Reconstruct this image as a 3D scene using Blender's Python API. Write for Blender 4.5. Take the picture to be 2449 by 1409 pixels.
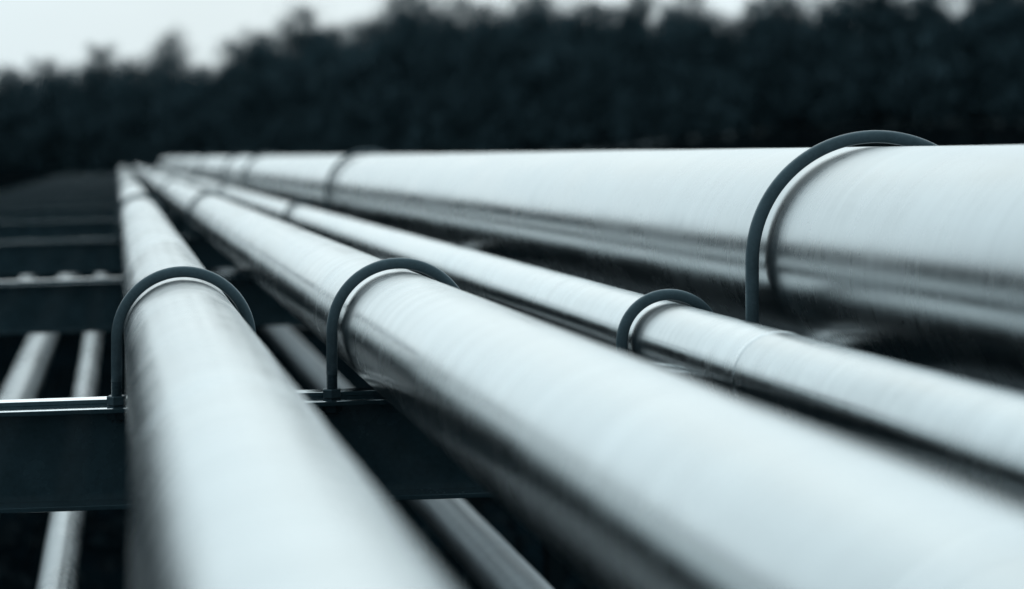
import bpy, math, random
import numpy as np
from mathutils import Vector, Matrix

R = math.radians
EYE = 2.2            # eye height above the ground, metres
D = 3.0              # distance of the first clamped cross beam
FPX = 3900.0         # focal length in photo pixels (2449 wide)
VPX, VPY = 284.0, 378.5
scene = bpy.context.scene
for o in list(bpy.data.objects):
    bpy.data.objects.remove(o)
col = scene.collection

# ------------------------------------------------------------------ camera
cam = bpy.data.cameras.new("camera")
cam.sensor_width = 36.0
cam.lens = 36.0 * FPX / 2449.0
cam.shift_x = (1224.5 - VPX) / 2449.0
cam.shift_y = -(704.5 - VPY) / 2449.0
cam.clip_start = 0.02
cam.clip_end = 8000
cam.dof.use_dof = True
cam.dof.focus_distance = D
cam.dof.aperture_fstop = cam.lens / 30.0
cam_o = bpy.data.objects.new("camera", cam)
col.objects.link(cam_o)
cam_o.location = (0, 0, EYE)
cam_o.rotation_euler = (R(90), 0, 0)
scene.camera = cam_o

# ------------------------------------------------------------------ sky and sun (overcast)
SUN_EL, SUN_AZ = 28.0, 8.0          # azimuth from +Y towards +X
world = bpy.data.worlds.new("World")
scene.world = world
world.use_nodes = True
wt = world.node_tree
wt.nodes.clear()
wo = wt.nodes.new("ShaderNodeOutputWorld")
bg = wt.nodes.new("ShaderNodeBackground")
bg.inputs["Strength"].default_value = 0.1
sky = wt.nodes.new("ShaderNodeTexSky")
sky.sky_type = 'NISHITA'
sky.sun_disc = False
sky.sun_elevation = R(SUN_EL)
sky.sun_rotation = R(SUN_AZ)
sky.air_density = 1.0
sky.dust_density = 4.0
tc = wt.nodes.new("ShaderNodeTexCoord")
mp = wt.nodes.new("ShaderNodeMapping")
mp.inputs["Scale"].default_value = (1.3, 1.3, 3.2)
nz = wt.nodes.new("ShaderNodeTexNoise")
nz.inputs["Scale"].default_value = 1.6
nz.inputs["Detail"].default_value = 4
rp = wt.nodes.new("ShaderNodeValToRGB")
rp.color_ramp.elements[0].position = 0.3
rp.color_ramp.elements[0].color = (7.5, 8.9, 9.5, 1)
rp.color_ramp.elements[1].position = 0.7
rp.color_ramp.elements[1].color = (9.0, 10.6, 11.3, 1)
mx = wt.nodes.new("ShaderNodeMix")
mx.data_type = 'RGBA'
mx.inputs[0].default_value = 0.96     # cloud cover
wt.links.new(tc.outputs["Generated"], mp.inputs[0])
wt.links.new(mp.outputs[0], nz.inputs["Vector"])
wt.links.new(nz.outputs["Fac"], rp.inputs[0])
wt.links.new(sky.outputs[0], mx.inputs[6])
wt.links.new(rp.outputs[0], mx.inputs[7])
# the cloud layer is brightest round the hidden sun and greyer away from it
sdir = (math.sin(R(SUN_AZ)) * math.cos(R(SUN_EL)), math.cos(R(SUN_AZ)) * math.cos(R(SUN_EL)), math.sin(R(SUN_EL)))
dt = wt.nodes.new("ShaderNodeVectorMath")
dt.operation = 'DOT_PRODUCT'
dt.inputs[1].default_value = sdir
wt.links.new(tc.outputs["Generated"], dt.inputs[0])
gr = wt.nodes.new("ShaderNodeMapRange")
gr.interpolation_type = 'SMOOTHSTEP'
gr.inputs["From Min"].default_value = -0.1
gr.inputs["From Max"].default_value = 1.0
gr.inputs["To Min"].default_value = 0.30
gr.inputs["To Max"].default_value = 0.92
wt.links.new(dt.outputs["Value"], gr.inputs["Value"])
sc0 = wt.nodes.new("ShaderNodeVectorMath")
sc0.operation = 'SCALE'
wt.links.new(mx.outputs[2], sc0.inputs[0])
wt.links.new(gr.outputs[0], sc0.inputs["Scale"])
wt.links.new(sc0.outputs[0], bg.inputs["Color"])
wt.links.new(bg.outputs[0], wo.inputs[0])

sun = bpy.data.lights.new("sun", 'SUN')
sun.energy = 0.55
sun.angle = R(76)
sun.color = (0.86, 0.98, 1.0)
sun_o = bpy.data.objects.new("sun", sun)
col.objects.link(sun_o)
sd = Vector((math.sin(R(SUN_AZ)) * math.cos(R(SUN_EL)), math.cos(R(SUN_AZ)) * math.cos(R(SUN_EL)), math.sin(R(SUN_EL))))
sun_o.rotation_euler = sd.to_track_quat('Z', 'Y').to_euler()
sun_o.location = (0, 0, 30)

vs = scene.view_settings
vs.view_transform = 'Standard'
vs.look = 'None'
vs.exposure = 0.0
vs.gamma = 1.0
vs.use_curve_mapping = False
scene.cycles.use_denoising = True
scene.cycles.max_bounces = 10
scene.cycles.sample_clamp_indirect = 6

# ------------------------------------------------------------------ materials
def new_mat(name):
    m = bpy.data.materials.new(name)
    m.use_nodes = True
    return m, m.node_tree, m.node_tree.nodes["Principled BSDF"]

def N(nt, kind, **kw):
    n = nt.nodes.new(kind)
    for k, v in kw.items():
        setattr(n, k, v)
    return n

def noise(nt, coord, scale3, scale=1.0, detail=3, rough=0.55):
    mpn = N(nt, "ShaderNodeMapping")
    mpn.inputs["Scale"].default_value = scale3
    nt.links.new(coord, mpn.inputs[0])
    n = N(nt, "ShaderNodeTexNoise")
    n.inputs["Scale"].default_value = scale
    n.inputs["Detail"].default_value = detail
    n.inputs["Roughness"].default_value = rough
    nt.links.new(mpn.outputs[0], n.inputs["Vector"])
    return n.outputs["Fac"]

def ramp(nt, fac, p0, c0, p1, c1):
    r = N(nt, "ShaderNodeMapRange")
    r.inputs["From Min"].default_value = p0
    r.inputs["From Max"].default_value = p1
    r.inputs["To Min"].default_value = c0
    r.inputs["To Max"].default_value = c1
    nt.links.new(fac, r.inputs["Value"])
    return r.outputs["Result"]

def math_n(nt, op, a, b):
    n = N(nt, "ShaderNodeMath", operation=op)
    for i, v in enumerate((a, b)):
        if isinstance(v, (int, float)):
            n.inputs[i].default_value = v
        else:
            nt.links.new(v, n.inputs[i])
    return n.outputs[0]

def steel_mat(name, base=(0.50, 0.54, 0.555), rough=0.225, scratch=1.0):
    """brushed steel pipe: scratches run round the pipe, slight waviness, specks of dirt"""
    m, nt, p = new_mat(name)
    oi = N(nt, "ShaderNodeObjectInfo")
    t = N(nt, "ShaderNodeTexCoord")
    add = N(nt, "ShaderNodeVectorMath", operation='ADD')
    sc_ = N(nt, "ShaderNodeVectorMath", operation='SCALE')
    cmb = N(nt, "ShaderNodeCombineXYZ")
    nt.links.new(oi.outputs["Random"], cmb.inputs[1])
    nt.links.new(cmb.outputs[0], sc_.inputs[0])
    sc_.inputs["Scale"].default_value = 37.0
    nt.links.new(t.outputs["Object"], add.inputs[0])
    nt.links.new(sc_.outputs[0], add.inputs[1])
    co = add.outputs[0]
    fine = noise(nt, co, (9, 520, 9), 1.0, 3, 0.6)        # brushing
    mid = noise(nt, co, (5, 60, 5), 1.0, 3, 0.6)          # scuffs round the pipe
    blot = noise(nt, co, (6, 2.2, 6), 1.0, 4, 0.6)        # patchy oxide
    wave = noise(nt, co, (3.0, 2.6, 3.0), 1.0, 1, 0.4)    # rolling waviness
    dirt = noise(nt, co, (60, 38, 60), 1.0, 4, 0.65)
    # base colour: small variation + specks
    v = math_n(nt, 'ADD', ramp(nt, blot, 0.3, 0.82, 0.7, 1.08), ramp(nt, mid, 0.35, -0.05, 0.65, 0.03))
    arcs = noise(nt, co, (2.2, 26, 2.2), 1.0, 4, 0.62)     # rubbed rings round the pipe
    v = math_n(nt, 'ADD', v, math_n(nt, 'MULTIPLY', ramp(nt, arcs, 0.3, -0.05 * scratch, 0.7, 0.045 * scratch), ramp(nt, blot, 0.42, 0.0, 0.62, 1.2)))
    v = math_n(nt, 'ADD', v, ramp(nt, oi.outputs["Random"], 0, -0.05, 1, 0.05))
    vor = N(nt, "ShaderNodeTexVoronoi")
    vor.inputs["Scale"].default_value = 26.0
    vor.inputs["Randomness"].default_value = 1.0
    nt.links.new(co, vor.inputs["Vector"])
    sp = ramp(nt, vor.outputs["Distance"], 0.05, 1.0, 0.075, 0.0)
    gate = ramp(nt, dirt, 0.56, 0.0, 0.6, 1.0)
    spk = math_n(nt, 'MULTIPLY', sp, gate)
    v = math_n(nt, 'SUBTRACT', v, math_n(nt, 'MULTIPLY', spk, 0.55))
    colr = N(nt, "ShaderNodeVectorMath", operation='SCALE')
    colr.inputs[0].default_value = base
    nt.links.new(v, colr.inputs["Scale"])
    nt.links.new(colr.outputs[0], p.inputs["Base Color"])
    p.inputs["Metallic"].default_value = 1.0
    rr = math_n(nt, 'ADD', ramp(nt, blot, 0.3, rough - 0.05, 0.7, rough + 0.08), math_n(nt, 'ADD', ramp(nt, mid, 0.3, -0.02, 0.7, 0.03), ramp(nt, arcs, 0.3, 0.025 * scratch, 0.7, -0.025 * scratch)))
    nt.links.new(rr, p.inputs["Roughness"])
    p.inputs["Anisotropic"].default_value = 0.15
    tg = N(nt, "ShaderNodeCombineXYZ")
    tg.inputs[1].default_value = 1.0
    nt.links.new(tg.outputs[0], p.inputs["Tangent"])
    b1 = N(nt, "ShaderNodeBump")
    b1.inputs["Strength"].default_value = 1.0
    b1.inputs["Distance"].default_value = 0.0016
    nt.links.new(wave, b1.inputs["Height"])
    b2 = N(nt, "ShaderNodeBump")
    b2.inputs["Strength"].default_value = 0.5 * scratch
    b2.inputs["Distance"].default_value = 0.00009
    nt.links.new(mid, b2.inputs["Height"])
    nt.links.new(b1.outputs[0], b2.inputs["Normal"])
    b3 = N(nt, "ShaderNodeBump")
    b3.inputs["Strength"].default_value = 0.35 * scratch
    b3.inputs["Distance"].default_value = 0.000025
    nt.links.new(fine, b3.inputs["Height"])
    nt.links.new(b2.outputs[0], b3.inputs["Normal"])
    nt.links.new(b3.outputs[0], p.inputs["Normal"])
    return m

def paint_mat(name, base, rough, var=0.25, nscale=30.0, bump=0.0003, coat=0.0, spec=0.5):
    m, nt, p = new_mat(name)
    t = N(nt, "ShaderNodeTexCoord")
    n1 = noise(nt, t.outputs["Object"], (1, 1, 1), nscale, 5, 0.6)
    n2 = noise(nt, t.outputs["Object"], (1, 1, 1), nscale * 9, 3, 0.6)
    v = math_n(nt, 'ADD', ramp(nt, n1, 0.3, 1 - var, 0.7, 1 + var), ramp(nt, n2, 0.3, -var * .4, 0.7, var * .4))
    c = N(nt, "ShaderNodeVectorMath", operation='SCALE')
    c.inputs[0].default_value = base
    nt.links.new(v, c.inputs["Scale"])
    nt.links.new(c.outputs[0], p.inputs["Base Color"])
    nt.links.new(ramp(nt, n1, 0.3, rough * .8, 0.7, rough * 1.25), p.inputs["Roughness"])
    p.inputs["Coat Weight"].default_value = coat
    p.inputs["Specular IOR Level"].default_value = spec
    p.inputs["Specular Tint"].default_value = (0.5, 0.85, 1.0, 1) if name != "weld_metal" else (1, 1, 1, 1)
    b = N(nt, "ShaderNodeBump")
    b.inputs["Distance"].default_value = bump
    b.inputs["Strength"].default_value = 0.6
    nt.links.new(n2, b.inputs["Height"])
    nt.links.new(b.outputs[0], p.inputs["Normal"])
    return m

M = {}
M['steel'] = steel_mat("brushed_steel", scratch=1.0)
M['steel_big'] = steel_mat("brushed_steel_big", (0.49, 0.53, 0.545), 0.25, 0.35)
M['steel_old'] = steel_mat("dull_steel", (0.50, 0.545, 0.565), 0.27, 1.0)
M['steel_shade'] = steel_mat("shaded_mottled_steel", (0.30, 0.345, 0.37), 0.45, 1.5)  # mottled; shade from the pipes above is put into its darker colour
M['top'] = paint_mat("sheen_flange_steel", (0.68, 0.72, 0.74), 0.06, 0.2, 40, 0.00004)  # brighter metal on upward faces only, standing in for their grazing sky sheen
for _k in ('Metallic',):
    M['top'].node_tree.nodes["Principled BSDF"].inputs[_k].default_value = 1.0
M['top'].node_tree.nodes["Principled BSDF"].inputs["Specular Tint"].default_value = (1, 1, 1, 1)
M['weld'] = paint_mat("weld_metal", (0.60, 0.64, 0.655), 0.24, 0.12, 60, 0.0002)
M['weld'].node_tree.nodes["Principled BSDF"].inputs["Metallic"].default_value = 1.0
M['rod'] = paint_mat("dark_rod_paint", (0.10, 0.15, 0.173), 0.36, 0.25, 25, 0.0002)
M['nut'] = paint_mat("dark_nut_paint", (0.05, 0.083, 0.10), 0.4, 0.2, 60, 0.0003)
M['beam'] = paint_mat("dark_beam_paint", (0.046, 0.088, 0.108), 0.24, 0.25, 12, 0.0003, 0.3)
M['post'] = paint_mat("post_paint", (0.004, 0.009, 0.012), 0.6, 0.3, 12, 0.0004)
M['bark'] = paint_mat("bark", (0.085, 0.15, 0.178), 0.9, 0.4, 4, 0.01, 0, 0.2)
M['leaf'] = paint_mat("dark_foliage", (0.080, 0.142, 0.168), 0.8, 0.5, 0.5, 0.001, 0, 0.2)
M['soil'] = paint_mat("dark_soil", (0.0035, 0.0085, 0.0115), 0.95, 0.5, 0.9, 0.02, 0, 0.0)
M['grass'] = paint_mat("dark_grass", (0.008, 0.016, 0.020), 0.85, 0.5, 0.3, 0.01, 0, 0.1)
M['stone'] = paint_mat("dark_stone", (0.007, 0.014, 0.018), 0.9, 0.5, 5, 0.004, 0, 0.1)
M['hill'] = paint_mat("haze_pale_hill", (0.20, 0.25, 0.27), 0.95, 0.3, 0.01, 0.01, 0, 0.1)  # distance haze painted in as a paler base colour

# ------------------------------------------------------------------ mesh helpers
def mesh_np(name, verts, faces, smooth=False):
    me = bpy.data.meshes.new(name)
    me.from_pydata([tuple(v) for v in verts], [], [tuple(f) for f in faces])
    if smooth:
        me.polygons.foreach_set("use_smooth", [True] * len(me.polygons))
    me.update()
    return me

def link(name, me, mat, parent=None, loc=(0, 0, 0), rot=(0, 0, 0), scale=(1, 1, 1)):
    o = bpy.data.objects.new(name, me)
    col.objects.link(o)
    if me is not None and mat is not None and not me.materials:
        me.materials.append(mat)
    o.parent = parent
    o.location = loc
    o.rotation_euler = rot
    o.scale = scale
    return o

def tag(o, label=None, cat=None, group=None, kind=None):
    if label: o["label"] = label
    if cat: o["category"] = cat
    if group: o["group"] = group
    if kind: o["kind"] = kind
    return o

def thing(name, label, cat, loc, group=None):
    o = bpy.data.objects.new(name, None)
    o.empty_display_size = 0.1
    col.objects.link(o)
    o.location = loc
    return tag(o, label, cat, group)

def tube(path, radii, seg=24, closed_ends=True):
    """tube along a list of points (parallel transport)"""
    P = [Vector(p) for p in path]
    n = len(P)
    if isinstance(radii, (int, float)):
        radii = [radii] * n
    T = []
    for i in range(n):
        a = P[max(i - 1, 0)]; b = P[min(i + 1, n - 1)]
        T.append((b - a).normalized())
    up = Vector((0, 0, 1)) if abs(T[0].z) < 0.9 else Vector((0, 1, 0))
    u = T[0].cross(up).normalized()
    vs_, fs = [], []
    for i in range(n):
        if i:
            u = (u - T[i] * u.dot(T[i])).normalized()
        w = T[i].cross(u)
        for k in range(seg):
            a = 2 * math.pi * k / seg
            vs_.append(P[i] + (u * math.cos(a) + w * math.sin(a)) * radii[i])
    for i in range(n - 1):
        for k in range(seg):
            k2 = (k + 1) % seg
            fs.append((i * seg + k, i * seg + k2, (i + 1) * seg + k2, (i + 1) * seg + k))
    if closed_ends:
        fs.append(tuple(range(seg - 1, -1, -1)))
        fs.append(tuple(range((n - 1) * seg, n * seg)))
    return vs_, fs

def box(x0, x1, y0, y1, z0, z1):
    v = [(x0, y0, z0), (x1, y0, z0), (x1, y1, z0), (x0, y1, z0), (x0, y0, z1), (x1, y0, z1), (x1, y1, z1), (x0, y1, z1)]
    f = [(0, 3, 2, 1), (4, 5, 6, 7), (0, 1, 5, 4), (1, 2, 6, 5), (2, 3, 7, 6), (3, 0, 4, 7)]
    return v, f

def bevel(o, w, seg=2):
    b = o.modifiers.new("bevel", 'BEVEL')
    b.width = w
    b.segments = seg
    b.limit_method = 'ANGLE'

def wpos(px, py, Y):
    """photo pixel at depth Y -> world point"""
    return Vector(((px - VPX) / FPX * Y, Y, EYE - (py - VPY) / FPX * Y))

# ------------------------------------------------------------------ ground, bank, hill
def smooth(a, b, x):
    t = np.clip((x - a) / (b - a), 0, 1)
    return t * t * (3 - 2 * t)

def ground_z(x, y):
    x = np.asarray(x, float); y = np.asarray(y, float)
    r = np.hypot(x, y)
    az = np.degrees(np.arctan2(x, y))
    rise = smooth(38, 84, r) * smooth(4, 26, az) * (1 - smooth(100, 150, az)) * 3.3
    left = smooth(60, 180, r) * (1 - smooth(-4, 10, az)) * 0.5
    und = 0.07 * np.sin(x * 0.43 + 1) * np.sin(y * 0.37) + 0.05 * np.sin(x * 1.3) * np.cos(y * 1.1 + x * .3)
    return rise + left + und * smooth(0, 4, r + 3)

rings = [0.0] + list(np.geomspace(0.6, 6000, 84))
NA = 144
gv, gf = [(0, 0, float(ground_z(0, 0)))], []
for r_ in rings[1:]:
    a = np.linspace(0, 2 * math.pi, NA, endpoint=False)
    x, y = r_ * np.sin(a), r_ * np.cos(a)
    z = ground_z(x, y)
    gv += list(zip(x.tolist(), y.tolist(), z.tolist()))
for k in range(NA):
    gf.append((0, 1 + (k + 1) % NA, 1 + k))
for i in range(len(rings) - 2):
    for k in range(NA):
        k2 = (k + 1) % NA
        gf.append((1 + i * NA + k, 1 + i * NA + k2, 1 + (i + 1) * NA + k2, 1 + (i + 1) * NA + k))
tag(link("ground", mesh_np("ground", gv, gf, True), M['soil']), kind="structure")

hv, hf = [], []
nx_, ny_ = 60, 8
for j in range(ny_ + 1):
    for i in range(nx_ + 1):
        x = -1500 + 3000 * i / nx_
        y = 2200 + 900 * j / ny_
        t = math.sin(math.pi * j / ny_ * .5)
        h = 128 + 14 * math.sin(x / 310 + .8) + 8 * math.sin(x / 120)
        hv.append((x, y, -2 + (h) * t))
for j in range(ny_):
    for i in range(nx_):
        a = j * (nx_ + 1) + i
        hf.append((a, a + 1, a + nx_ + 2, a + nx_ + 1))
tag(link("hills", mesh_np("hills", hv, hf, True), M['hill']), kind="structure")

# ------------------------------------------------------------------ cross beams
SL = 0.033                                  # the beams rise slightly to the right

def bar_z(x):                               # top of the bearing bar, relative to the eye
    return -0.4455 + SL * x

SPACING = 3.06
NB = 16
X0, X1 = -1.85, 1.88
FT = 0.009                                  # flange thickness
H = 0.1835
LEN = (X1 - X0) / math.cos(math.atan(SL))
ZT = -0.008                                 # flange top relative to the bar top

def beam_meshes():
    xa, xb = X0, X1
    g = {}
    g['top_flange'] = mesh_np("top_flange", *box(xa, xb, -0.045, 0.065, ZT - FT, ZT))
    g['bottom_flange'] = mesh_np("bottom_flange", *box(xa, xb, -0.045, 0.065, ZT - H, ZT - H + FT))
    g['web'] = mesh_np("web", *box(xa + .001, xb - .001, 0.007, 0.013, ZT - H + FT, ZT - FT))
    g['bearing_bar'] = mesh_np("bearing_bar", *box(xa + .03, xb - .03, 0.018, 0.056, ZT, 0))
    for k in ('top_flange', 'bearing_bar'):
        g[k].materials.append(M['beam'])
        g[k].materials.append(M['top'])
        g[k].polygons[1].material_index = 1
    return g
BM = beam_meshes()
ordinal = ["nearest", "second", "third", "fourth", "fifth", "sixth", "seventh", "eighth", "ninth", "tenth",
           "eleventh", "twelfth", "thirteenth", "fourteenth", "fifteenth", "sixteenth"]
for i in range(NB):
    y = D + SPACING * i
    if i == 0:
        lab = "nearest dark steel cross beam, sharp, with the nuts of the clamps on its flange"
    elif i == 1:
        lab = "second dark cross beam from the camera, its lit top flange blurred, without clamps"
    elif i < 15:
        lab = "%s dark steel cross beam from the camera, blurred, under the pipes" % ordinal[i]
    else:
        lab = "last and farthest dark cross beam near the end of the pipes"
    t = thing("cross_beam", lab, "beam", (0, y, EYE - 0.4455), "dark cross beams carrying the pipes")
    t.rotation_euler = (0, -math.atan(SL), 0)
    for nm, me in BM.items():
        o = link(nm, me, M['beam'], t)
        if nm != 'web':
            bevel(o, 0.0015 if nm != 'bearing_bar' else 0.001)
    for sx in (-1.55, 1.55):                # end posts, bolted under the beam: a stiffener plate on the web
        o = link("stiffener", mesh_np("stiffener", *box(sx - .004, sx + .004, -0.042, 0.0065, ZT - H + FT, ZT - FT)), M['beam'], t)

# posts of the rack
for i in range(NB):
    y = D + SPACING * i
    for sx, side in ((-1.62, "left"), (1.62, "right")):
        top = EYE + bar_z(sx) + ZT - H
        gz = float(ground_z(sx, y)) - 0.15
        if i == 1 and sx > 0:
            lab = "thin black post going down below the second cross beam, beyond the big pipe"
        else:
            lab = "dark steel post under the %s end of the %s cross beam" % (side, ordinal[i])
        t = thing("rack_post", lab, "post", (sx, y + .01, gz), "posts under the cross beams")
        h = top - gz
        a = link("web", mesh_np("post_web", *box(-.003, .003, -.027, .027, 0, h - .012)), M['post'], t)
        for s in (-1, 1):
            link("flange", mesh_np("post_flange", *box(-.03, .03, s * .030 - .003, s * .030 + .003, 0, h - .012)), M['post'], t)
        link("cap_plate", mesh_np("cap_plate", *box(-.05, .05, -.05, .05, h - .0115, h - .0005)), M['post'], t)
        link("base_plate", mesh_np("base_plate", *box(-.09, .09, -.09, .09, .13, .165)), M['post'], t)

# ------------------------------------------------------------------ pipes
def pipe_section(r, length, seg, wav, seed):
    """open cylinder along +Y, slightly out of true"""
    rng = random.Random(seed)
    n = max(2, int(length / 0.2))
    ph = [rng.uniform(0, 6.28) for _ in range(6)]
    vs_, fs = [], []
    for i in range(n + 1):
        y = length * i / n
        for k in range(seg):
            a = 2 * math.pi * k / seg
            rr = r + wav * (math.sin(y * 2.1 + ph[0] + 2 * a) + .7 * math.sin(y * 4.7 + ph[1] - 3 * a) + .5 * math.sin(y * 9 + ph[2] + a))
            # swell a touch at the weld ends
            e = min(y, length - y)
            rr -= 0.0006 * math.exp(-(e / 0.03) ** 2)
            vs_.append((rr * math.sin(a), y, rr * math.cos(a)))
    for i in range(n):
        for k in range(seg):
            k2 = (k + 1) % seg
            fs.append((i * seg + k, (i + 1) * seg + k, (i + 1) * seg + k2, i * seg + k2))
    return mesh_np("pipe_section", vs_, fs, True)

def weld_ring(r, seed, w=0.006, h=0.0004):
    rng = random.Random(seed)
    seg, vs_, fs = 120, [], []
    prof = [(-1.25, -0.0012), (-.8, .35), (-.35, .9), (.1, 1.0), (.5, .75), (.9, .3), (1.25, -0.0012)]
    m = len(prof)
    for k in range(seg):
        a = 2 * math.pi * k / seg
        j = rng.uniform(-.25, .25)
        q = 1 + rng.uniform(-.35, .25)
        for (py, pz) in prof:
            rr = r + (h * pz * q if pz > 0 else pz)
            vs_.append((rr * math.sin(a), (py + j * .4) * w, rr * math.cos(a)))
    for k in range(seg):
        k2 = (k + 1) % seg
        for i in range(m - 1):
            fs.append((k * m + i, k * m + i + 1, k2 * m + i + 1, k2 * m + i))
    return mesh_np("weld_ring", vs_, fs, True)

def elbow(r, bend, drop, seg=48):
    path = [(0, 0, 0)]
    for i in range(1, 13):
        a = R(90) * i / 12
        path.append((0, bend * math.sin(a), -bend + bend * math.cos(a)))
    path.append((0, bend, -drop))
    v, f = tube(path, r, seg, False)
    return mesh_np("elbow", v, f, True)

PIPES = {
    # name: x, z (rel. eye), radius, joints, steel
    'a': (0.1195, 0.1095),
    'b': (0.5171, 0.1105),
    'c': (1.0135, 0.0735),
    'd': (1.3941, 0.2085),
}
END = 47.0
def build_pipe(x, z, r, joints, mat, label, seg, seed, end=END, wav=0.00025, group="steel pipes of the upper row", weld=True):
    t = thing("steel_pipe", label, "pipe", (x, joints[0], EYE + z), group)
    for i in range(len(joints) - 1):
        a, b = joints[i], joints[i + 1]
        o = link("pipe_section", pipe_section(r, b - a, seg, wav, seed * 31 + i), mat, t, (0, a - joints[0], 0))
        if i and weld:
            link("weld_ring", weld_ring(r, seed * 17 + i), M['weld'], o, (0, 0, 0))
    link("elbow", elbow(r, 1.5 * 2 * r, EYE + z + .3), mat, t, (0, joints[-1] - joints[0], 0))
    return t

zA = bar_z(0.1195) + 0.1095
zB = bar_z(0.5171) + 0.1105
zC = bar_z(1.0135) + 0.0735
zD = bar_z(1.3941) + 0.2105
build_pipe(0.1195, zA, 0.1095, [-3.9, 1.65, 7.7, 13.6, 19.5, 25.4, 31.2, 37, END], M['steel'],
           "leftmost big bright steel pipe, running from the bottom edge straight into the distance", 96, 1)
build_pipe(0.5171, zB, 0.1105, [-5.2, 0.9, 6.9, 12.7, 18.6, 24.5, 30.4, 36.3, END], M['steel'],
           "second steel pipe from the left, crossing the lower right corner, with dark streaked side", 96, 2)
build_pipe(1.0135, zC, 0.0735, [-3.4, 2.5, 8.3, 14.2, 20.1, 26, 32, 38, END], M['steel'],
           "thinnest steel pipe of the upper row, between the wide right pipe and its neighbour", 80, 3)
build_pipe(1.3941, zD, 0.2105, [-4, 0.6, 6.8, 12.7, 18.6, 24.5, 30.4, 36.3, END], M['steel_big'],
           "widest steel pipe at the right, its top level with the foot of the trees", 144, 4, wav=0.00035)
# lower pipes, hung below the rack
LOWER = [
    # ratio x / depth below the eye, depth, radius, label
    (-0.145, 1.16, 0.056, M['steel_old'], "narrow pipe of the lower level, bright strip just left of the leftmost upper pipe"),
    (-0.425, 1.20, 0.093, M['steel_old'], "thick pipe of the lower level at the left edge, below the cross beams"),
    (-0.76, 1.16, 0.056, M['steel_old'], "lower pipe farthest left, only its blurred top shows over the second beam"),
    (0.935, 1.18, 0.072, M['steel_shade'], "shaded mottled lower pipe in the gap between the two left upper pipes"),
]
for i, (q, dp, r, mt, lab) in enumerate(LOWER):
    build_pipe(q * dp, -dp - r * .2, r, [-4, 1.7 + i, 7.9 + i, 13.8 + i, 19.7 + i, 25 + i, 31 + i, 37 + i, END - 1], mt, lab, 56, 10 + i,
               group="pipes of the lower level", weld=False, wav=0.0003)

# low sleepers that carry the lower pipes
for i, y in enumerate((6.85, 13.25, 19.4, 25.5, 31.6, 37.7, 43.8)):
    zt = EYE - 1.36
    t = thing("low_sleeper", "%s dark sleeper under the lower pipes, hidden by the cross beams" % ordinal[i] , "beam", (0, y, zt), "sleepers of the lower level")
    link("top_plate", mesh_np("top_plate", *box(-1.6, 1.75, -.05, .05, -.01, 0)), M['post'], t)
    link("web", mesh_np("sleeper_web", *box(-1.58, 1.73, -.004, .004, -.09, -.0105)), M['post'], t)
    for sx in (-1.3, 0.2, 1.5):
        link("leg", mesh_np("leg", *box(sx - .03, sx + .03, -.03, .03, -zt - .1, -.0905)), M['post'], t)
    for (q, dp, r, mt, lab) in LOWER:
        cz = (EYE - dp - r * .2) - zt
        link("saddle", mesh_np("saddle", *box(q * dp - .03, q * dp + .03, -.045, .045, .0005, max(.006, cz - r + .001))), M['post'], t)

# ------------------------------------------------------------------ U-bolts
def hexnut(af, h, bore=0):
    rr = af / 2 / math.cos(R(30))
    prof = [(rr * .90, 0), (rr, h * .10), (rr, h * .90), (rr * .90, h)]
    vs_, fs = [], []
    for (q, z) in prof:
        for k in range(6):
            a = R(60) * k + R(12)
            vs_.append((q * math.cos(a), q * math.sin(a), z))
    for i in range(3):
        for k in range(6):
            k2 = (k + 1) % 6
            fs.append((i * 6 + k, i * 6 + k2, (i + 1) * 6 + k2, (i + 1) * 6 + k))
    fs.append(tuple(range(5, -1, -1)))
    fs.append(tuple(range(18, 24)))
    return mesh_np("nut", vs_, fs)

def thread_mesh(r, length, pitch=0.0025, seg=20):
    n = int(length / pitch)
    vs_, fs = [], []
    rows = []
    for i in range(n):
        rows += [(r * .93, -i * pitch), (r * 1.02, -(i + .3) * pitch), (r * 1.02, -(i + .55) * pitch), (r * .93, -(i + .9) * pitch)]
    for (q, z) in rows:
        for k in range(seg):
            a = 2 * math.pi * k / seg
            vs_.append((q * math.cos(a), q * math.sin(a), z))
    for i in range(len(rows) - 1):
        for k in range(seg):
            k2 = (k + 1) % seg
            fs.append((i * seg + k, (i + 1) * seg + k, (i + 1) * seg + k2, i * seg + k2))
    fs.append(tuple(range(seg)))
    fs.append(tuple(range(len(vs_) - 1, len(vs_) - seg - 1, -1)))
    return mesh_np("thread", vs_, fs, False)

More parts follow.
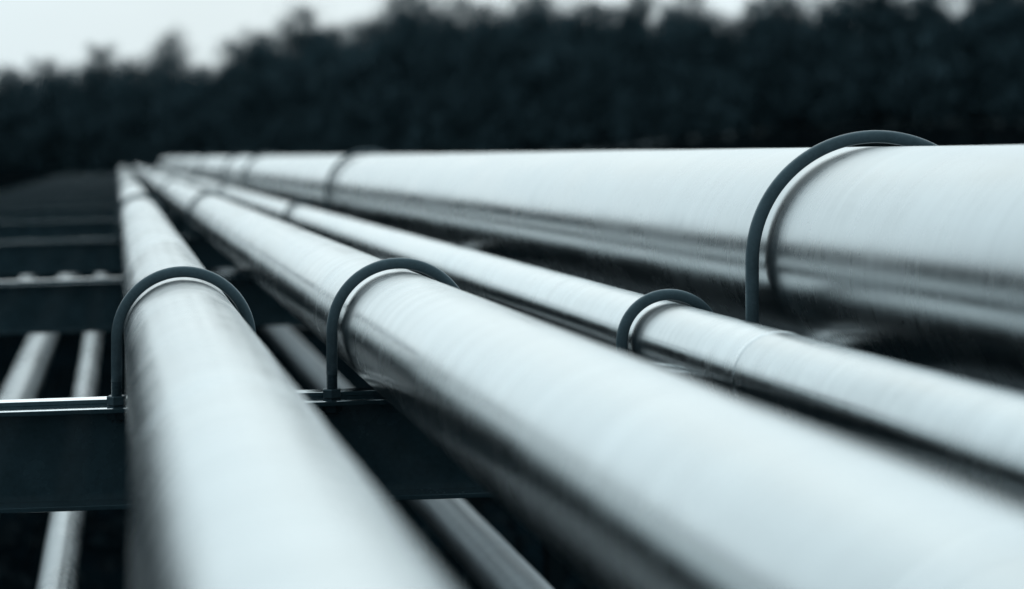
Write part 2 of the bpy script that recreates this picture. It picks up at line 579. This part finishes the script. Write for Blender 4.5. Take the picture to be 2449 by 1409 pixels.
UB = [
    # x, z, pipe radius, rod radius, gap, words
    (0.1195, zA, 0.1095, 0.0103, 0.0035, "leftmost steel pipe"),
    (0.5171, zB, 0.1105, 0.0103, 0.0040, "second pipe from the left"),
    (1.0135, zC, 0.0735, 0.0103, 0.0040, "thinnest upper pipe"),
    (1.3941, zD, 0.2105, 0.0118, 0.0065, "widest pipe at the right"),
]
u_cache = {}
for j, (x, z, r, rr, gap, words) in enumerate(UB):
    rc = r + rr + gap
    idx = [0, 2, 4, 6, 8, 10, 12, 14]
    if j == 3:
        idx = [0, 2, 4, 5, 7, 9, 11, 13]
    zl = {s: bar_z(x + s * rc) + ZT - z for s in (-1, 1)}        # flange top at each leg, relative to the pipe axis
    th = {s: zl[s] + .0165 + .026 for s in (-1, 1)}              # where the thread starts
    seg = 28
    path = [(-rc, 0, th[-1])]
    nst = 6
    for k in range(1, nst):
        path.append((-rc, 0, th[-1] * (1 - k / nst)))
    for k in range(0, 65):
        a = math.pi * (1 - k / 64)
        path.append((rc * math.cos(a), 0, rc * math.sin(a)))
    for k in range(1, nst):
        path.append((rc, 0, th[1] * k / nst))
    path.append((rc, 0, th[1]))
    v, f = tube(path, rr, seg)
    rod_me = mesh_np("rod", v, f, True)
    nut_me = hexnut(rr * 3.1, rr * 1.6)
    th_me = thread_mesh(rr * .985, .075)
    for n, i in enumerate(idx):
        y = D + SPACING * i
        where = ["nearest, in sharp focus", "next one along, blurred", "third one along, blurred", "fourth one along, blurred"][n] if n < 4 else "%s one along, far off" % ordinal[n]
        lab = "dark U-bolt clamp on the %s, %s" % (words, where)
        t = thing("u_bolt", lab, "clamp", (x, y, EYE + z), "dark U-bolts holding the pipes")
        rod = link("rod", rod_me, M['rod'], t)
        for s in (-1, 1):
            link("thread", th_me, M['nut'], rod, (s * rc, 0, th[s]))
            link("nut", nut_me, M['nut'], t, (s * rc, 0, zl[s] + .0004), (0, -math.atan(SL), R(10 * j + (7 if s > 0 else 0))))
            link("nut", nut_me, M['nut'], t, (s * rc, 0, zl[s] - FT - rr * 1.6 - .0006), (0, -math.atan(SL), R(23 * j + 12)))

# ------------------------------------------------------------------ trees
def make_tree(seed, bare, n=9000):
    """unit tree 12 m tall: returns trunk mesh (with limbs), crown mesh"""
    rng = random.Random(seed)
    nr = np.random.default_rng(seed)
    vs_, fs = [], []
    def addt(path, rad, seg):
        v, f = tube(path, rad, seg)
        o = len(vs_)
        vs_.extend(v)
        fs.extend([tuple(i + o for i in q) for q in f])
    lean = (rng.uniform(-.4, .4), rng.uniform(-.4, .4))
    def axis(t):
        return Vector((lean[0] * t * t + .12 * math.sin(5 * t + seed), lean[1] * t * t + .1 * math.cos(4 * t + seed), 12 * t))
    addt([axis(i / 10) for i in range(11)], [0.20 * (1 - .93 * i / 10) + .01 for i in range(11)], 8)
    tips = []
    for i in range(30):
        t = 0.16 + 0.80 * (i + rng.random()) / 30
        a = i * 2.4 + rng.uniform(-.4, .4)
        L = (3.3 * (1 - t) ** .6 + .5) * rng.uniform(.6, 1.1) * (0.75 if t < .3 else 1)
        p0 = axis(t)
        el = rng.uniform(.55, 1.1)
        path = [p0]
        for k in range(1, 5):
            q = k / 4
            path.append(p0 + Vector((math.cos(a) * L * q * .62, math.sin(a) * L * q * .62, min(L * (1.35 * el * q + .35 * q * q), 12.8 - p0.z))))
        rb = 0.075 * (1 - t) + .015
        addt(path, [rb * (1 - .85 * k / 4) for k in range(5)], 5)
        tips.append((path, L, t))
        for m in range(4):
            s = rng.uniform(.35, .95)
            b = path[1] .lerp(path[4], s)
            d = Vector((rng.uniform(-1, 1), rng.uniform(-1, 1), rng.uniform(.2, 1.2))).normalized() * L * rng.uniform(.2, .45)
            addt([b, b + d * .5 + Vector((0, 0, .04)), b + d], [rb * .4, rb * .25, .006], 4)
            tips.append(([b, b + d * .3, b + d * .5, b + d * .8, b + d], d.length, t))
    trunk = mesh_np("trunk", vs_, fs, True)
    # crown: leaf and twig faces spread along the limbs
    cv, cf = [], []
    for i in range(n):
        path, L, t = tips[rng.randrange(len(tips))]
        s = rng.random() ** .6
        k = min(3, int(s * 4))
        c = path[k].lerp(path[k + 1], s * 4 - k)
        sp = (.22 + .16 * L) * (1.35 if t < .5 else 1.6 - 1.5 * t * t)
        c = c + Vector((rng.gauss(0, sp), rng.gauss(0, sp), rng.gauss(0, sp * .8)))
        thin = min(.96, (.65 + .35 * bare) * max(0.0, (c.z - 4.0) / 7.6))
        if rng.random() < thin or c.z < .3:
            continue
        if rng.random() < bare * .85:     # twig sliver
            a = Vector((rng.uniform(-.5, .5), rng.uniform(-.5, .5), 1)).normalized() * rng.uniform(.25, .6)
            b = a.cross(Vector((rng.uniform(-1, 1), rng.uniform(-1, 1), 0))).normalized() * .028
        else:
            a = Vector((rng.gauss(0, .35), rng.gauss(0, .35), 1)).normalized() * rng.uniform(.3, .8)
            b = a.cross(Vector((rng.gauss(0, 1), rng.gauss(0, 1), rng.gauss(0, 1)))).normalized() * rng.uniform(.03, .07)
        o = len(cv)
        cv += [c - a, c + b, c + a, c - b]
        cf.append((o, o + 1, o + 2, o + 3))
    for i in range(int(420 + 900 * bare)):      # fine bare twigs feathering the top and outline
        path, L, t = tips[rng.randrange(len(tips))]
        if t < .35:
            continue
        c = path[4] + Vector((rng.gauss(0, .25), rng.gauss(0, .25), rng.uniform(-.2, .5)))
        a = Vector((rng.gauss(0, .25), rng.gauss(0, .25), 1)).normalized() * rng.uniform(.3, .75)
        b = a.cross(Vector((rng.uniform(-1, 1), rng.uniform(-1, 1), 0))).normalized() * .016
        o = len(cv)
        cv += [c - a, c + b, c + a, c - b]
        cf.append((o, o + 1, o + 2, o + 3))
    crown = mesh_np("crown", cv, cf, False)
    return trunk, crown

protos = [make_tree(11, .7), make_tree(23, .95), make_tree(37, .8), make_tree(41, .6), make_tree(59, 1.0, 650)]
for tr, cr in protos:
    tr.materials.append(M['bark'])
    cr.materials.append(M['leaf'])
DIST_X = [-800, 0, 620, 985, 1500, 2449, 3200]
DIST_Y = [200, 182, 142, 116, 101, 86, 80]
def dist(px):
    return float(np.interp(px, DIST_X, DIST_Y))

def tree_place(px, top, extra=0.0):
    Y = dist(px) + extra
    X = (px - VPX) / FPX * Y
    z0 = float(ground_z(X, Y)) - .1
    h = EYE + (VPY - top) / FPX * Y - z0
    return X, Y, z0, h

SKYLINE = [
    # px, top py, width factor, proto, label
    (20, 172, 1.3, 0, "low dark rounded tree at the far left edge of the wood"),
    (125, 158, 1.3, 2, "low dark tree left of the thin feathery one on the left skyline"),
    (225, 124, 1.1, 1, "thin feathery tree rising a little over the left treeline"),
    (318, 152, 1.1, 0, "low bushy tree above the vanishing point of the pipes"),
    (398, 88, 0.85, 4, "faint bare spindly tree sticking up alone against the left sky"),
    (478, 170, 1.1, 3, "low dark tree in the dip of the treeline before the wood climbs"),
    (545, 118, 0.9, 1, "thin topped tree where the treeline starts to climb"),
    (610, 92, 1.0, 0, "dark round topped tree left of the narrow bright notch in the treeline"),
    (722, 42, 1.0, 2, "tall tree just right of the narrow bright notch in the treeline"),
    (800, 78, 0.9, 1, "hazy topped tree in the saddle left of the highest left crown"),
    (870, 68, 0.9, 3, "tree with ragged crown rising towards the highest left crown"),
    (975, -8, 1.1, 0, "tallest dense dark crown, touching the top edge left of the centre"),
    (1060, 38, 0.9, 3, "dense tree on the right shoulder of the tallest left crown"),
    (1118, 2, 0.7, 4, "bare twiggy treetop showing bright sky gaps left of the centre"),
    (1180, 30, 1.0, 2, "tree with a ragged top above the middle of the wide pipe's far part"),
    (1282, -2, 1.0, 0, "dense rounded crown just right of the picture's centre"),
    (1390, 20, 1.0, 3, "broad dark tree right of the rounded centre crown"),
    (1462, 30, 0.9, 1, "thin topped tree left of the pair of spiky crowns"),
    (1520, -14, 0.8, 2, "spiky dark crown, left one of the pair right of centre"),
    (1640, -6, 0.8, 1, "spiky dark crown, right one of the pair right of centre"),
    (1715, 52, 1.0, 3, "low crowned tree under the bright ragged gap on the right skyline"),
    (1790, 22, 0.9, 2, "tree closing the right side of the bright ragged skyline gap"),
    (1870, -12, 1.0, 0, "dense dark tree above the left rise of the widest pipe's clamp"),
    (1990, 2, 1.0, 3, "dark tree behind the widest pipe's clamp, its top at the picture's edge"),
    (2090, -55, 1.2, 0, "tall dark tree reaching past the top edge straight above the clamp"),
    (2210, -25, 1.1, 2, "tall dark tree right of the widest pipe's clamp"),
    (2325, -5, 1.1, 1, "tall tree with a small sky gap at its top near the right edge"),
    (2420, -55, 1.3, 3, "tall dark tree at the right edge of the picture"),
]
rt = random.Random(5)
for (px, top, wf, pi, lab) in SKYLINE:
    X, Y, z0, h = tree_place(px, top)
    s = h / 12.4
    t = thing("tree", lab, "tree", (X, Y, z0), "trees on the edge of the wood")
    t.rotation_euler = (0, 0, rt.uniform(0, 6.28))
    t.scale = (s * wf * 1.45, s * wf * 1.45, s)
    link("trunk", protos[pi][0], None, t)
    link("crown", protos[pi][1], None, t)

# the wood behind and beside them: one mass
def np_mesh(me):
    v = np.empty(len(me.vertices) * 3); me.vertices.foreach_get("co", v)
    return v.reshape(-1, 3)
pv = []
for tr, cr in protos:
    q = np_mesh(cr)
    q = q.reshape(-1, 4, 3)
    pv.append(q)
nr = np.random.default_rng(3)
W = []
def wood_tree(X, Y, h, wf, pi, step=2):
    z0 = float(ground_z(X, Y)) - .1
    s = h / 12.6
    a = nr.uniform(0, 6.28)
    q = pv[pi][int(nr.integers(0, step))::step].copy()
    c = q.mean(axis=1, keepdims=True)
    q = c + (q - c) * (1.0 + .22 * step)
    x = (q[..., 0] * math.cos(a) - q[..., 1] * math.sin(a)) * s * wf + X
    y = (q[..., 0] * math.sin(a) + q[..., 1] * math.cos(a)) * s * wf + Y
    z = q[..., 2] * s + z0
    W.append(np.stack([x, y, z], -1))
sky_x = [p[0] for p in SKYLINE]; sky_y = [p[1] for p in SKYLINE]
for row in range(2):
    for px in np.arange(-140, 2800, 62):
        p = px + nr.uniform(-25, 25)
        base = np.interp(p, sky_x, sky_y)
        extra = 5 + row * 7 + nr.uniform(-2, 2)
        X, Y, z0, h = tree_place(p, max(base, -25) + 22 + nr.uniform(0, 45), extra)
        wood_tree(X, Y, h, nr.uniform(1.0, 1.4), int(nr.integers(0, 4)))
for row in range(2):                                   # brushwood along the edge
    for px in np.arange(-260, 2900, 26):
        p = px + nr.uniform(-12, 12)
        Y = dist(p) + row * 6 + nr.uniform(-2, 1)
        wood_tree((p - VPX) / FPX * Y, Y, nr.uniform(3.5, 5.5), nr.uniform(1.6, 2.4), int(nr.integers(0, 4)), 6)
for az in np.arange(-110, -7, 1.5):                    # the wood goes on to the left of the picture
    r_ = 175 - 98 * smooth(-9, -30, az) + nr.uniform(-5, 5)
    wood_tree(r_ * math.sin(R(az)), r_ * math.cos(R(az)), nr.uniform(10, 14), 1.4, int(nr.integers(0, 4)), 4)
for az in np.arange(34, 140, 2.4):
    r_ = 84 + nr.uniform(-5, 5)
    wood_tree(r_ * math.sin(R(az)), r_ * math.cos(R(az)), nr.uniform(11, 14), 1.4, int(nr.integers(0, 4)), 4)
Q = np.concatenate(W).reshape(-1, 3)
me = bpy.data.meshes.new("wood")
nq = len(Q) // 4
me.vertices.add(len(Q)); me.vertices.foreach_set("co", Q.ravel())
me.loops.add(len(Q)); me.loops.foreach_set("vertex_index", np.arange(len(Q), dtype=np.int32))
me.polygons.add(nq)
me.polygons.foreach_set("loop_start", np.arange(0, len(Q), 4, dtype=np.int32))
me.polygons.foreach_set("loop_total", np.full(nq, 4, dtype=np.int32))
me.update(); me.validate()
tag(link("wood", me, M['leaf']), "dense dark wood closing the view behind the pipes", "wood", kind="stuff")

# ------------------------------------------------------------------ undergrowth, stones
cv, cf = [], []
rg = random.Random(9)
def blade(x, y, z, h, w):
    a = rg.uniform(0, 6.28)
    dx, dy = math.cos(a) * w, math.sin(a) * w
    bx, by = rg.gauss(0, h * .35), rg.gauss(0, h * .35)
    o = len(cv)
    cv.extend([(x - dx, y - dy, z - .02), (x + dx, y + dy, z - .02), (x + bx * .4 + dx * .6, y + by * .4 + dy * .6, z + h * .6), (x + bx, y + by, z + h)])
    cf.append((o, o + 1, o + 2, o + 3))
for i in range(16000):
    y = rg.uniform(2, 40)
    x = rg.uniform(-4 - y * .1, 5 + y * .3)
    c = math.sin(x * 1.7 + 2) * math.sin(y * 1.3 + x * .6)
    if c < -.1 and rg.random() < .8:
        continue
    blade(x, y, float(ground_z(x, y)), rg.uniform(.06, .28), rg.uniform(.006, .016))
for i in range(22000):
    px = rg.uniform(-500, 2700)
    Y = dist(px) * rg.uniform(.55, 1.02)
    X = (px - VPX) / FPX * Y
    blade(X, Y, float(ground_z(X, Y)), rg.uniform(.2, .7), rg.uniform(.04, .12))
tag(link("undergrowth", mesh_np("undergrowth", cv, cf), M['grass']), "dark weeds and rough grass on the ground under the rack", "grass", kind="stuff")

sv, sf = [], []
for i in range(2600):
    y = rg.uniform(2, 16); x = rg.uniform(-2.6, 3.6)
    s = rg.uniform(.02, .08)
    z = float(ground_z(x, y))
    o = len(sv)
    pts = [(1, 0, 0), (0, 1, 0), (-1, 0, 0), (0, -1, 0), (.1, .1, .8), (0, 0, -.6)]
    a = rg.uniform(0, 6.28)
    for (p, q, r_) in pts:
        k = s * rg.uniform(.7, 1.3)
        sv.append((x + (p * math.cos(a) - q * math.sin(a)) * k, y + (p * math.sin(a) + q * math.cos(a)) * k, z + r_ * k))
    for f in ((0, 1, 4), (1, 2, 4), (2, 3, 4), (3, 0, 4), (1, 0, 5), (2, 1, 5), (3, 2, 5), (0, 3, 5)):
        sf.append(tuple(o + i_ for i_ in f))
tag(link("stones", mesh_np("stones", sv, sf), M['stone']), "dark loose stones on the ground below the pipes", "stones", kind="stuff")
